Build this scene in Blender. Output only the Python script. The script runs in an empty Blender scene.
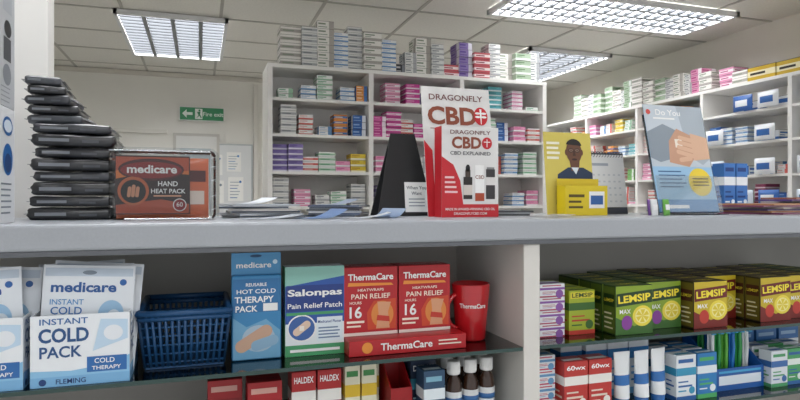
import bpy, bmesh, math, random
from mathutils import Vector, Matrix
RN=random.Random(11)
scene=bpy.context.scene
scene.view_settings.view_transform='Standard'
COL=scene.collection

# ---------------------------------------------------------------- materials
def lin(h):
    h=h.lstrip('#'); o=[]
    for i in (0,2,4):
        c=int(h[i:i+2],16)/255
        o.append(c/12.92 if c<=.04045 else ((c+.055)/1.055)**2.4)
    return o+[1.0]
MATS={}
def M(h,rough=.5,metal=0,emit=0,noise=0,scale=20,coat=0):
    k=(h,rough,metal,emit,noise,scale,coat)
    if k in MATS: return MATS[k]
    m=bpy.data.materials.new('paint_'+h.strip('#')); m.use_nodes=True
    nt=m.node_tree; b=nt.nodes['Principled BSDF']
    c=lin(h)
    b.inputs['Base Color'].default_value=c
    b.inputs['Roughness'].default_value=rough
    b.inputs['Metallic'].default_value=metal
    if coat: b.inputs['Coat Weight'].default_value=coat
    if emit:
        b.inputs['Emission Color'].default_value=c
        b.inputs['Emission Strength'].default_value=emit
    if noise:
        tc=nt.nodes.new('ShaderNodeTexCoord'); n=nt.nodes.new('ShaderNodeTexNoise'); n.inputs['Scale'].default_value=scale
        n.inputs['Detail'].default_value=4
        r=nt.nodes.new('ShaderNodeValToRGB')
        r.color_ramp.elements[0].position=.3; r.color_ramp.elements[1].position=.7
        r.color_ramp.elements[0].color=[x*(1-noise) for x in c[:3]]+[1]
        r.color_ramp.elements[1].color=[min(1,x*(1+noise)) for x in c[:3]]+[1]
        nt.links.new(tc.outputs['Object'],n.inputs['Vector']); nt.links.new(n.outputs['Fac'],r.inputs['Fac'])
        nt.links.new(r.outputs['Color'],b.inputs['Base Color'])
    MATS[k]=m; return m
def clear(name,tint,gl=.12,rough=.05):
    if name in MATS: return MATS[name]
    m=bpy.data.materials.new(name); m.use_nodes=True; nt=m.node_tree; nt.nodes.clear()
    o=nt.nodes.new('ShaderNodeOutputMaterial'); mx=nt.nodes.new('ShaderNodeMixShader')
    t=nt.nodes.new('ShaderNodeBsdfTransparent'); g=nt.nodes.new('ShaderNodeBsdfGlossy')
    t.inputs['Color'].default_value=lin(tint); g.inputs['Roughness'].default_value=rough
    f=nt.nodes.new('ShaderNodeFresnel'); f.inputs['IOR'].default_value=1.45
    a=nt.nodes.new('ShaderNodeMath'); a.operation='MULTIPLY'; a.inputs[1].default_value=gl; a.use_clamp=True
    nt.links.new(f.outputs[0],a.inputs[0]); nt.links.new(a.outputs[0],mx.inputs[0])
    nt.links.new(t.outputs[0],mx.inputs[1]); nt.links.new(g.outputs[0],mx.inputs[2]); nt.links.new(mx.outputs[0],o.inputs[0])
    MATS[name]=m; return m
W=M('#f2f2f0',.45); K=M('#161618',.5); GLASS=clear('shelf_glass','#a9b5b2',1.6); CLEAR=clear('clear_plastic','#f4f6f6',1.3,.1)

# ---------------------------------------------------------------- text cache
TX={}
def get_text(s,bold=0.0):
    k=(s,bold)
    if k in TX: return TX[k]
    c=bpy.data.curves.new('txt','FONT'); c.body=s; c.resolution_u=3; c.offset=bold; c.fill_mode='FRONT'
    o=bpy.data.objects.new('txt',c); COL.objects.link(o); bpy.context.view_layer.update()
    dg=bpy.context.evaluated_depsgraph_get(); me=bpy.data.meshes.new_from_object(o.evaluated_get(dg))
    vs=[(v.co.x,v.co.y) for v in me.vertices]; fs=[list(p.vertices) for p in me.polygons if p.normal.z>-.5]
    x0=min(v[0] for v in vs); x1=max(v[0] for v in vs); y0=min(v[1] for v in vs); y1=max(v[1] for v in vs)
    vs=[((v[0]-(x0+x1)/2)/(y1-y0),(v[1]-(y0+y1)/2)/(y1-y0)) for v in vs]
    asp=(x1-x0)/(y1-y0)
    bpy.data.objects.remove(o); bpy.data.curves.remove(c); bpy.data.meshes.remove(me)
    TX[k]=(vs,fs,asp); return TX[k]

def PL(O,R=(1,0,0),U=(0,0,1)):
    O=Vector(O);R=Vector(R);U=Vector(U);N=R.cross(U)
    return lambda x,y,l: O+R*x+U*y+N*l

class MB:
    def __init__(s): s.v=[];s.f=[];s.mi=[];s.sm=[];s.mats=[]
    def m(s,mat):
        if mat not in s.mats: s.mats.append(mat)
        return s.mats.index(mat)
    def add(s,vs,fs,mat,smooth=False,T=None):
        o=len(s.v)
        for v in vs:
            v=Vector(v); s.v.append(T@v if T else v)
        i=s.m(mat)
        for f in fs: s.f.append([o+k for k in f]); s.mi.append(i); s.sm.append(smooth)
        return s
    def box(s,x0,x1,y0,y1,z0,z1,mat,bev=0,T=None,seg=2,smooth=False):
        if not bev:
            vs=[(x0,y0,z0),(x1,y0,z0),(x1,y1,z0),(x0,y1,z0),(x0,y0,z1),(x1,y0,z1),(x1,y1,z1),(x0,y1,z1)]
            return s.add(vs,[(0,3,2,1),(4,5,6,7),(0,1,5,4),(1,2,6,5),(2,3,7,6),(3,0,4,7)],mat,False,T)
        b=bmesh.new(); bmesh.ops.create_cube(b,size=1)
        for v in b.verts: v.co=Vector(((x0+x1)/2+v.co.x*(x1-x0),(y0+y1)/2+v.co.y*(y1-y0),(z0+z1)/2+v.co.z*(z1-z0)))
        bmesh.ops.bevel(b,geom=b.edges[:],offset=bev,segments=seg,profile=.5,affect='EDGES')
        b.verts.index_update()
        s.add([v.co.copy() for v in b.verts],[[v.index for v in f.verts] for f in b.faces],mat,smooth,T); b.free(); return s
    def prism(s,pts,y0,y1,mat,T=None):
        n=len(pts); vs=[(p[0],y0,p[1]) for p in pts]+[(p[0],y1,p[1]) for p in pts]
        fs=[list(range(n)),list(range(2*n-1,n-1,-1))]+[[i+n,(i+1)%n+n,(i+1)%n,i] for i in range(n)]
        return s.add(vs,fs,mat,False,T)
    def rect(s,P,x0,y0,x1,y1,mat,l=.0004,nx=1,ny=1):
        vs=[P(x0+(x1-x0)*i/nx,y0+(y1-y0)*j/ny,l) for j in range(ny+1) for i in range(nx+1)]
        fs=[[j*(nx+1)+i,j*(nx+1)+i+1,(j+1)*(nx+1)+i+1,(j+1)*(nx+1)+i] for j in range(ny) for i in range(nx)]
        return s.add(vs,fs,mat)
    def poly(s,P,pts,mat,l=.0005): return s.add([P(a,b,l) for a,b in pts],[list(range(len(pts)))],mat)
    def disc(s,P,cx,cy,rx,ry,mat,l=.0006,n=24,a0=0,a1=2*math.pi):
        pts=[(cx+rx*math.cos(a0+(a1-a0)*i/n),cy+ry*math.sin(a0+(a1-a0)*i/n)) for i in range(n)]
        return s.poly(P,pts,mat,l)
    def capsule(s,P,x0,y0,x1,y1,r,mat,l=.0006):
        a=math.atan2(y1-y0,x1-x0); pts=[]
        for i in range(9): t=a-math.pi/2+math.pi*i/8; pts.append((x1+r*math.cos(t),y1+r*math.sin(t)))
        for i in range(9): t=a+math.pi/2+math.pi*i/8; pts.append((x0+r*math.cos(t),y0+r*math.sin(t)))
        return s.poly(P,pts,mat,l)
    def text(s,P,t,cx,cy,h,mat,l=.0009,w=None,bold=.012,rot=0):
        vs,fs,a=get_text(t,bold); sx=h if w is None else w/a
        ca,sa=math.cos(rot),math.sin(rot)
        return s.add([P(cx+x*sx*ca-y*h*sa,cy+x*sx*sa+y*h*ca,l) for x,y in vs],fs,mat)
    def lathe(s,prof,mat,seg=24,c=(0,0,0),smooth=True):
        vs=[];rings=[]
        for r,z in prof:
            if r<1e-6: rings.append([len(vs)]); vs.append((c[0],c[1],c[2]+z))
            else:
                rings.append(list(range(len(vs),len(vs)+seg)))
                vs+=[(c[0]+r*math.cos(2*math.pi*i/seg),c[1]+r*math.sin(2*math.pi*i/seg),c[2]+z) for i in range(seg)]
        fs=[]
        for a,b in zip(rings,rings[1:]):
            for i in range(seg):
                j=(i+1)%seg
                if len(a)==1 and len(b)==1: continue
                if len(a)==1: fs.append([a[0],b[j],b[i]])
                elif len(b)==1: fs.append([a[i],a[j],b[0]])
                else: fs.append([a[i],a[j],b[j],b[i]])
        return s.add(vs,fs,mat,smooth)
    def tube(s,path,r,mat,seg=8,ry=None):
        path=[Vector(p) for p in path]; n=len(path); vs=[]
        ref=None
        for i,p in enumerate(path):
            d=(path[min(i+1,n-1)]-path[max(i-1,0)]).normalized()
            if ref is None: ref=Vector((0,0,1)) if abs(d.z)<.9 else Vector((0,1,0))
            a=d.cross(ref); 
            if a.length<1e-4: a=d.cross(Vector((1,0,0)))
            a.normalize(); b=a.cross(d).normalized(); ref=b
            for k in range(seg):
                t=2*math.pi*k/seg; vs.append(p+a*math.cos(t)*(ry or r)+b*math.sin(t)*r)
        fs=[[i*seg+k,i*seg+(k+1)%seg,(i+1)*seg+(k+1)%seg,(i+1)*seg+k] for i in range(n-1) for k in range(seg)]
        fs+=[list(range(seg-1,-1,-1)),list(range((n-1)*seg,n*seg))]
        return s.add(vs,fs,mat,True)
    def mesh(s,name):
        me=bpy.data.meshes.new(name); me.from_pydata([tuple(v) for v in s.v],[],s.f)
        for m in s.mats: me.materials.append(m)
        for p,i,sm in zip(me.polygons,s.mi,s.sm): p.material_index=i; p.use_smooth=sm
        me.update(); return me

def obj(name,data,loc=(0,0,0),rot=(0,0,0),parent=None,**kw):
    o=bpy.data.objects.new(name,data.mesh(name) if isinstance(data,MB) else data)
    o.location=loc; o.rotation_euler=rot
    if parent: o.parent=parent
    for k,v in kw.items(): o[k]=v
    COL.objects.link(o); return o
def thing(name,label,cat,loc,parts,rotz=0,group=None,rot=None):
    kw=dict(label=label,category=cat)
    if group: kw['group']=group
    r=rot or (0,0,rotz)
    if isinstance(parts,(MB,bpy.types.Mesh)): return obj(name,parts,loc,r,**kw)
    e=obj(name,None,loc,r,**kw); e.empty_display_size=.05
    for p in parts:
        o=obj(p[0],p[1],p[2] if len(p)>2 else (0,0,0),p[3] if len(p)>3 else (0,0,0),e)
        if len(p)>4: o['label']=p[4]
    return e
def struct(name,mb): return obj(name,mb,kind='structure')
def clone(root,loc,rotz=None):
    n=root.copy(); COL.objects.link(n); n.location=loc
    if rotz is not None: n.rotation_euler=(0,0,rotz)
    for c in list(root.children):
        d=c.copy(); d.parent=n; COL.objects.link(d)
    return n

# ---------------------------------------------------------------- room
H=2.7
struct('floor',MB().box(-2.1,4.3,-2,7,-.1,0,M('#c6c3bc',.5,noise=.08,scale=3)))
struct('ceiling',MB().box(-2.1,4.3,-2,7,H,H+.1,M('#e4e2db',.9,noise=.04,scale=60)))
struct('wall_back',MB().box(-2.1,4.3,6.8,6.9,0,H,M('#ebe9e2',.7,noise=.03,scale=2)))
struct('wall_left',MB().box(-2.1,-2.0,0,6.8,0,H,M('#e6e4dd',.7)))
struct('wall_right',MB().box(4.1,4.2,0,6.8,0,H,M('#e3dfd5',.7,noise=.03,scale=2)))
g=MB(); gm=M('#b3b0a8',.5)
for i in range(-2,8):
    x=-.52+.665*i
    g.box(x-.011,x+.011,-1.9,6.79,H-.006,H,gm)
for i in range(-10,4):
    y=4.65+.62*i
    g.box(-1.99,4.09,y-.011,y+.011,H-.0055,H,gm)
struct('trim_1',g)
struct('trim_2',MB().box(-.475,-.36,1.70,1.765,0,H-.01,M('#eeece7',.5)))
struct('trim_3',MB().box(-2,4.1,6.77,6.8,H-.05,H-.007,M('#d4d0c6',.6)))
g=MB(); tm=M('#e0ddd5',.4)
g.box(.56,.61,6.765,6.8,1.0,2.62,tm); g.box(-1.9,-.33,6.765,6.8,2.05,2.09,tm)
g.box(-1.22,-1.18,6.765,6.8,1.0,2.05,tm)
struct('trim_4',g)
d=MB(); d.box(-.27,.2,6.76,6.8,0,2.06,M('#c6c3bc',.5)); d.box(-.24,.17,6.75,6.762,0.02,2.03,M('#e0e0dc',.45))
d.box(-.2,-.19+.3,6.746,6.752,1.25,1.9,M('#c5ced2',.2)); 
d.tube([(.14,6.745,1.0),(.14,6.71,1.0),(.06,6.71,1.0)],.009,M('#a8a8a8',.3,.9))
struct('door_1',d)

E0=14
def fixture(x0,x1,y0,y1,E,along='Y'):
    w=x1-x0; l=y1-y0; cx=(x0+x1)/2; cy=(y0+y1)/2
    z0=-.034
    fr=MB(); fm=M('#dedede',.4)
    fr.box(-w/2,w/2,-l/2,-l/2+.025,z0,0,fm); fr.box(-w/2,w/2,l/2-.025,l/2,z0,0,fm)
    fr.box(-w/2,-w/2+.025,-l/2,l/2,z0,0,fm); fr.box(w/2-.025,w/2,-l/2,l/2,z0,0,fm)
    em=MB().box(-w/2+.025,w/2-.025,-l/2+.025,l/2-.025,-.006,0,M('#f8f9fc',.5,emit=E))
    lo=MB(); lm=M('#4b4e52',.35,.3); lm2=M('#84878b',.35,.3)
    a,b=(w,l) if along=='Y' else (l,w)
    na=4; nb=int(b/.085)
    def bx(p0,p1,q0,q1,m,zz):
        if along=='Y': lo.box(p0,p1,q0,q1,zz,-.008,m)
        else: lo.box(q0,q1,p0,p1,zz,-.008,m)
    for i in range(1,na):
        p=-a/2+a*i/na; bx(p-.014,p+.014,-b/2+.025,b/2-.025,lm2,-.03)
    for i in range(1,nb):
        q=-b/2+b*i/nb; bx(-a/2+.025,a/2-.025,q-.008,q+.008,lm,-.028)
    thing('ceiling_light','recessed fluorescent ceiling light with silver louvre grid','ceiling light',(cx,cy,H-.0062),
          [('light_frame',fr),('light_diffuser',em),('louvre_grid',lo)],group='louvred ceiling lights')
fixture(-.58,.2,4.62,5.92,E0)
fixture(1.93,3.66,3.3,3.84,E0,'X')
fixture(2.74,3.6,4.62,5.85,E0)
fixture(-.58,.2,1.1,2.4,E0)
fixture(1.6,3.2,.4,1.0,E0,'X')
fixture(-.7,.9,-1.0,-.4,E0,'X')

# exit sign
s=MB(); s.box(-.23,.23,-.012,.012,0,.15,M('#e9ece9',.4)); P=PL((-.23,-.012,0)); G=M('#2f8a5a',.4)
s.rect(P,.008,.008,.452,.142,G)
wm=M('#e8f2ea',.4)
s.rect(P,.16,.02,.235,.13,wm,.0008); s.disc(P,.205,.112,.011,.011,G,.0012,12)
s.poly(P,[(.18,.095),(.215,.1),(.21,.065),(.195,.06)],G,.0012); s.poly(P,[(.197,.066),(.212,.066),(.226,.04),(.222,.024),(.212,.042)],G,.0012)
s.poly(P,[(.196,.066),(.205,.06),(.188,.04),(.17,.03),(.185,.046)],G,.0012)
s.poly(P,[(.03,.075),(.075,.12),(.075,.09),(.135,.09),(.135,.06),(.075,.06),(.075,.03)],wm,.0008)
s.text(P,'Fire exit',.345,.075,.045,wm,.0012)
thing('exit_sign','green and white fire exit sign above a door','sign',(.02,6.775,2.195),s)
s=MB(); s.box(-.25,.25,0,.02,0,.78,M('#bfc4c6',.4)); s.box(-.235,.235,-.003,.0,.015,.765,M('#e6e8e8',.4))
thing('notice_board','pale wall board with grey frame','notice board',(.30,6.775,1.18),s)
def sheet(w,h,kind):
    s=MB(); s.box(-w/2,w/2,-.001,.001,0,h,M('#fbfbf8',.6)); P=PL((-w/2,-.001,0))
    c=M(kind,.6)
    for i in range(6): s.rect(P,w*.12,h*(.12+.13*i),w*(.6+.25*((i*7)%3)/3),h*(.15+.13*i),c if i%3==0 else M('#9aa7b4',.6))
    s.disc(P,w*.8,h*.8,w*.08,w*.08,c); return s
for i,(x,z,w,h,c) in enumerate([(.15,1.62,.16,.22,'#3f78b8'),(.35,1.66,.15,.21,'#5c93c9'),(.16,1.32,.17,.24,'#7f8f9f'),(.37,1.34,.16,.26,'#3f78b8')]):
    thing('pinned_notice','white printed notice with blue marks pinned on a board','notice',(x,6.7695,z),sheet(w,h,c),group='notices on the wall board')
for x,z,c in [(-.85,1.5,'#8d97a0'),(-1.05,1.55,'#5f86ad')]:
    thing('wall_notice','white printed sheet stuck on a cream wall','notice',(x,6.798,z),sheet(.21,.3,c))

# ---------------------------------------------------------------- counter
zt=1.307
wt=MB(); wt.box(-.9,2.6,1.20,1.68,1.258,zt,M('#a9adb3',.32,noise=.03,scale=200),.006)
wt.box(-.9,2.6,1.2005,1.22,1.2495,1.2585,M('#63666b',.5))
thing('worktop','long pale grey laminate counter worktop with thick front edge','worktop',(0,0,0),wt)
pm=M('#dedbd5',.45); bp=M('#bdbab3',.6,noise=.04,scale=6)
parts=[]
for a,b in ((-.9,-.86),(.70,.742),(2.2,2.24)): parts.append(('side_panel',MB().box(a,b,1.208,1.6,.08,1.249,pm,.0015)))
parts.append(('back_panel',MB().box(-.86,.70,1.585,1.6,.08,1.249,bp))); parts.append(('back_panel',MB().box(.742,2.2,1.585,1.6,.08,1.249,bp)))
parts.append(('plinth',MB().box(-.9,2.24,1.24,1.6,0,.08,M('#55565a',.6))))
def gsh(a,b,z):
    m=MB(); m.box(a,b,1.212,1.58,z-.008,z,GLASS); m.box(a,b,1.2095,1.212,z-.008,z,M('#2f4844',.15)); return m
for a,b in ((-.86,.70),(.742,2.2)):
    for z in (1.014,.83): parts.append(('glass_shelf',gsh(a+.001,b-.001,z),(0,0,0),(0,0,0),'smoky glass shelf with dark green edge'))
    parts.append(('base_shelf',MB().box(a,b,1.215,1.585,.5,.52,pm)))
thing('counter_cabinet','white open-front counter cabinet with glass shelves','cabinet',(0,0,0),parts)

# ---------------------------------------------------------------- shelving units
def unit(name,label,loc,rotz,ncol,cw,zs,top,depth=.32):
    wm=M('#f6f4f0',.45); ps=[]; t=.03; L=ncol*(cw+t)+t
    for i in range(ncol+1): ps.append(('upright',MB().box(i*(cw+t),i*(cw+t)+t,0,depth-.012,0,top,wm)))
    for i in range(ncol):
        a=i*(cw+t)+t
        for z in zs: ps.append(('shelf',MB().box(a,a+cw,.004,depth-.012,z-.018,z,wm)))
    ps.append(('top_board',MB().box(0,L,-.004,depth,top,top+.022,wm)))
    ps.append(('back_panel',MB().box(0,L,depth-.012,depth,0,top,M('#f2f0eb',.5))))
    return thing(name,label,'shelving unit',loc,ps,rotz)
ZS=[.10,.35,.6,.85,1.09,1.31,1.53,1.765,1.99]
TOP=2.175
CX0=.396;CW=.618
unit('shelving_unit','white open shelving unit packed with medicine boxes behind the counter',(CX0,3.77,0),0,3,CW,ZS,TOP)
RW=.71
RY1=6.68
unit('wall_shelving_unit','long white shelving unit of medicine boxes along the wall',(3.72,RY1,0),-math.pi/2,6,RW,ZS,TOP)

# ---------------------------------------------------------------- stock cartons
ST={
'wb':('#f4f5f6','#6f9fd0','#b4c8de','white medicine carton with blue band',.095,.030,.13),
'wp':('#f6f2f4','#e07fae','#e3bcd0','white medicine carton with pink band',.085,.028,.13),
'mg':('#cf3f98','#f3e2ec','#e99cc6','magenta medicine carton with white band',.095,.034,.13),
'pk':('#efa0c2','#f7edf2','#d4679b','pink medicine carton in a neat shelf stack',.095,.036,.13),
'pu':('#8674b4','#e8e4f1','#5f4f90','purple medicine carton in a shelf stack',.09,.034,.13),
'tl':('#6cbcc5','#ecf5f5','#3f96a0','teal medicine carton in a shelf stack',.105,.032,.13),
'or':('#e8953f','#4c7cbd','#f6dfc2','orange and blue medicine carton',.08,.034,.13),
'ye':('#ebd03f','#f9f4dc','#c49a30','yellow medicine carton in a shelf stack',.10,.04,.13),
'mr':('#9c4264','#eedde2','#6e3148','maroon medicine carton in a shelf stack',.085,.030,.13),
'wg':('#f2f5f0','#a3cbac','#68aa80','white medicine carton with green band',.10,.032,.13),
'gy':('#e8e8e5','#b4b6b8','#7b8084','pale grey medicine carton with printed lines',.09,.036,.13),
'wr':('#f6f4f1','#d4645c','#e6b0aa','white medicine carton with red band',.09,.032,.13),
'nv':('#3468b2','#e9eff7','#92b4e0','blue medicine carton with white band',.10,.046,.13),
'bw':('#f3f5f7','#3c70b6','#3c70b6','large white carton with blue block',.13,.07,.14),
'gn':('#8abf74','#ecf3e8','#55904f','green medicine carton in a shelf stack',.09,.034,.13),
'dk':('#3a3b42','#8b8d95','#c9c9cc','dark grey carton on the shelving top',.07,.06,.10),
'lg':('#f2efe9','#b5b0a8','#8f9c88','large off-white stock carton with grey print',.12,.05,.15),
'lk':('#e29abb','#f2e6ea','#b5447e','large pink stock carton with pale print',.12,.05,.15),
'lp':('#8d78b6','#eceaf4','#5b3f95','large lilac stock carton with print',.11,.05,.15),
'lt':('#adc0a6','#eef2ec','#6f8f68','large sage green stock carton',.12,.05,.15),
'lr':('#c4505a','#f0dddd','#8a3036','large red stock carton with pale print',.11,.045,.15),
'lo':('#c8602a','#f0ddcf','#7a3516','large orange brown stock carton',.14,.10,.15),
'ly':('#d9b42a','#f5ecc4','#3a3420','large yellow stock carton',.20,.10,.15),
}
CM={}
def carton_mesh(k,v):
    if (k,v) in CM: return CM[(k,v)]
    b,c,a,_,w,h,d=ST[k]; w*= (1,.9,1.08)[v]; 
    B=M(b,.5);C=M(c,.5);A=M(a,.5)
    m=MB(); m.box(-w/2,w/2,-d/2,d/2,0,h,B)
    for P,L in ((PL((-w/2,-d/2,0)),w),(PL((-w/2,d/2,0),(0,-1,0)),d),(PL((w/2,-d/2,0),(0,1,0)),d)):
        if v==0: m.rect(P,0,0,L,h*.3,C,.0005); m.rect(P,L*.06,h*.62,L*.6,h*.78,A,.0005); m.rect(P,L*.06,h*.42,L*.4,h*.5,A,.0005)
        elif v==1: m.rect(P,L*.7,0,L,h,C,.0005); m.rect(P,L*.06,h*.55,L*.5,h*.75,A,.0005); m.rect(P,L*.06,h*.2,L*.6,h*.3,A,.0005)
        else: m.rect(P,0,h*.3,L,h*.7,C,.0005); m.rect(P,L*.1,h*.42,L*.65,h*.58,A,.0008)
        m.rect(P,0,h*.96,L,h,M('#6a6762',.8),.0006)
    m.rect(PL((-w/2,-d/2,h),(1,0,0),(0,1,0)),w*.1,d*.3,w*.9,d*.5,A,.0004)
    me=m.mesh('carton_'+k); CM[(k,v)]=(me,w,h,d); return CM[(k,v)]
cnt=0
MIX=['wb','wp','wr','wg','gy','wb','wb','or','wg','tl','wr','pk']
def fill(codes,a0,a1,z,face,orient,group,name='medicine_carton',maxh=.18):
    global cnt
    items=[]
    for c in codes.split():
        k=c[:2]; n=int(c[2:]); 
        if name!='stock_box' and RN.random()<.28: k=RN.choice(MIX); n=RN.randint(2,5)
        if name!='stock_box' and RN.random()<.12: continue
        items.append((k,n,RN.randrange(3)))
    span=abs(a1-a0)-.012
    while items:
        tot=sum(carton_mesh(k,v)[1] for k,n,v in items); gap=(span-tot)/len(items)
        if gap>=.002: break
        items.pop()
    extra=max(0,gap-.004); gap=min(gap,.004)
    p=.006; left=extra*len(items)
    for k,n,v in items:
        me,w,h,d=carton_mesh(k,v); u=min(left,RN.random()*extra*2) if name!='stock_box' else RN.random()*extra
        left-=u; p+=u
        rec=.006+RN.random()*.06
        n=min(n,int(maxh/h))
        if name!='stock_box': n=max(1,min(int(maxh/h),n+RN.choice((-1,-1,0,0,1))))
        for i in range(n):
            j=RN.uniform(-.014,.014); rr=rec+RN.uniform(-.006,.006)
            zz=z+.0004+i*(h+.0006)
            if orient=='F': loc=(a0+p+w/2,face+rr+d/2,zz); r=j
            else: loc=(face+rr+d/2,a0-p-w/2,zz); r=-math.pi/2+j
            thing(name,ST[k][3],'box',loc,me,r,group); cnt+=1
        p+=w+gap
cols=[(CX0+.03+i*(CW+.03),CX0+.03+i*(CW+.03)+CW) for i in range(3)]
layout=[
(1.99,["wg3 wb3 wr3 gy4 wb4 or4","mg5 pk4 mg5 pu3 wp5 mg4","wb5 pk3 wb5 wp5 wg5"]),
(1.765,["gy5 gy5 wg5 wb3 or5 nv3","mg5 mg5 nv3 mg4 wb3 wb4","wb5 wg4 nv3 pk4 wr3"]),
(1.53,["pu6 pu5 wr3 wg3 pk3 ye4","pk4 wb5 pu4 gy3 mg4 wp5","wp6 wr5 wb5 wp5 wg5"]),
(1.31,["mr5 pk4 wr3 wg2 tl5 tl5 gy4","pu5 mr5 wr4 wb4 tl4 wp5","wp4 wr5 mr5 wg3 pk4"]),
]
for z,cs in layout:
    for (a,b),c in zip(cols,cs): fill(c,a,b,z,3.774,'F','medicine boxes on the free-standing shelves',maxh=.165 if z>1.9 else .19)
fill("lg5 gy7 lg6 wb8 gy8 lg5 wb7 dk1 gy4 lg5 gy6 lr2 lp5 lr4 gy7 lg4 lt4 gy6 lg4 wp4",CX0+.08,CX0+1.95,TOP+.022,3.78,'F','stock boxes on top of the shelving','stock_box',.31)
bays=[(RY1-.03-i*(RW+.03),RY1-.03-i*(RW+.03)-RW) for i in range(6)]
rl=[
(1.99,[None,"wb4 wg3 wr4 or3","or4 wb5 wr4 ye3 wg4","or4 ye3 wr5 or3 tl3 wb4","bw1 wg3 bw2 bw1","bw2 nv3 bw2 wb4"]),
(1.765,[None,"gy3 wr3 pk3 wb4","wr4 wb4 or4 wp3 tl3","wr5 or4 ye4 wb4 nv3","nv3 bw2 wb4 bw2","bw2 nv3 wg3 nv3"]),
(1.53,[None,"wp3 tl3 pk4 wg3","wp5 ye3 wb4 gn3","pk4 gn3 wb4 tl3 wg5","bw2 nv3 wb3 bw1","bw1 nv3 bw2 mr4"]),
(1.31,[None,"gy3 mr4 wr3","mr4 pu4 wr4 wb3","wr4 pk4 mr3 tl3 wb4","bw2 mr4 nv3","nv3 mr4 bw1 nv2"]),
]
for z,cs in rl:
    for (a,b),c in zip(bays,cs):
        if c: fill(c,a,b,z,3.724,'R','medicine boxes on the wall shelving','medicine_packet',.165 if z>1.9 else .19)
fill("lt5 lg4 gy6 lt4 lt5 lg4 gy5 lt5 lg5 lg4 lt4 gy5 lg4 gy5 lk4 lg3 lk4 lk3",RY1-1.2,3.62,TOP+.022,3.73,'R','stock boxes on top of the wall shelving','stock_box',.26)
fill("lk3 lg2 ly1 ly1 lg2 lo1 lo1",3.6,2.4,TOP+.022,3.73,'R','stock boxes on top of the wall shelving','stock_box',.26)

# ---------------------------------------------------------------- generic helpers for products
def bulge(w,h,t,e=.5):
    def f(x,z):
        a=max(0,1-(2*x/w)**2); b=max(0,math.sin(math.pi*min(max(z/h,0),1)))
        return t/2*(a**e)*(b**e)+.0008
    return f
def pouch(w,h,t,mat,e=.5,nx=12,nz=14,back=None):
    f=bulge(w,h,t,e); m=MB()
    for sgn,mm in ((-1,mat),(1,back or mat)):
        vs=[(-w/2+w*i/nx,sgn*f(-w/2+w*i/nx,h*j/nz),h*j/nz) for j in range(nz+1) for i in range(nx+1)]
        fs=[[j*(nx+1)+i,j*(nx+1)+i+1,(j+1)*(nx+1)+i+1,(j+1)*(nx+1)+i] for j in range(nz) for i in range(nx)]
        if sgn>0: fs=[q[::-1] for q in fs]
        m.add(vs,fs,mm,True)
    P=lambda x,y,l: Vector((x,-f(x,y)-l,y))
    return m,P
def sidepl(w,d):
    return PL((-w/2,-d/2,0)),PL((-w/2,d/2,0),(0,-1,0)),PL((w/2,-d/2,0),(0,1,0))
BL=M('#2b6cb0',.4); LB=M('#8ec3e6',.4); NVY=M('#1d3f78',.4)

bgm=[]
for c in ('#eef1f5','#dfe8f3','#3a6ab5'):
    m,P=pouch(.16,.11,.04,M(c,.35),.5,8,8); m.rect(P,-.05,.03,.05,.075,M('#3467ad' if c!='#3a6ab5' else '#eef1f5',.4),nx=6,ny=4); bgm.append(m.mesh('dispensing_bag'))
for z in (1.31,1.53,1.765,1.99):
    for (a,b) in bays[4:6]:
        for q in (.2,.52,.8):
            if RN.random()<.75:
                thing('dispensing_bag','crumpled white and blue dispensing bag propped against shelved cartons','bag',(3.704,a-(a-b)*q+RN.uniform(-.02,.02),z+.001),bgm[RN.randrange(3)],group='dispensing bags on the wall shelving',rot=(0,0,-math.pi/2))

# ---- instant cold pack display boxes and pouches
def cold_box():
    w,h,d=.162,.128,.15; m=MB(); t=.002; cb=M('#eef2f6',.4)
    m.box(-w/2,w/2,-d/2,-d/2+t,0,h,cb); m.box(-w/2,w/2,d/2-t,d/2,0,h+.03,cb)
    m.box(-w/2,-w/2+t,-d/2+t,d/2-t,0,h,cb); m.box(w/2-t,w/2,-d/2+t,d/2-t,0,h,cb); m.box(-w/2+t,w/2-t,-d/2+t,d/2-t,0,t,cb)
    F,L,R=sidepl(w,d)
    for P,q in ((F,w),(R,d),(L,d)):
        m.rect(P,0,0,q,.018,M('#7db4de',.4)); m.poly(P,[(0,.018),(q,.018),(q,.05),(q*.75,.034),(q*.4,.027),(0,.03)],M('#8fc3e6',.4),.0005)
        m.text(P,'INSTANT',q*.33,.117,.011,M('#3c6ea8',.4),w=q*.48); m.text(P,'COLD',q*.33,.092,.026,M('#2a5488',.4),w=q*.5,bold=.03); m.text(P,'PACK',q*.30,.062,.021,M('#2a5488',.4),w=q*.42,bold=.02)
        m.poly(P,[(q*.62,.06),(q*.98,.08),(q*.98,.115),(q*.7,.118)],M('#c4dcf0',.4),.0006); m.disc(P,q*.83,.092,q*.1,.014,M('#e9eef4',.4),.0009)
        m.rect(P,q*.56,.022,q*.97,.05,M('#2f6cb0',.4),.0007)
        m.text(P,'COLD',q*.74,.042,.009,W,.001); m.text(P,'THERAPY',q*.76,.029,.007,W,.001,w=q*.3)
        m.text(P,'FLEMING',q*.4,.009,.009,NVY)
        m.disc(P,q*.12,.009,.006,.006,NVY)
    return m
cbm=cold_box().mesh('cold_pack_box')
for x in (-.205,-.378):
    thing('cold_pack_box','white and blue printed open carton filled with instant cold pack pouches','display carton',(x,1.292,1.0145),cbm,group='cold pack cartons')
m,P=pouch(.155,.205,.016,M('#e6ebf0',.3,coat=.3))
m.rect(P,-.074,.185,.074,.2,M('#c3d0de',.3),nx=10,ny=3); m.disc(P,0,.192,.012,.004,M('#7f8c9a',.4),.0009)
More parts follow.
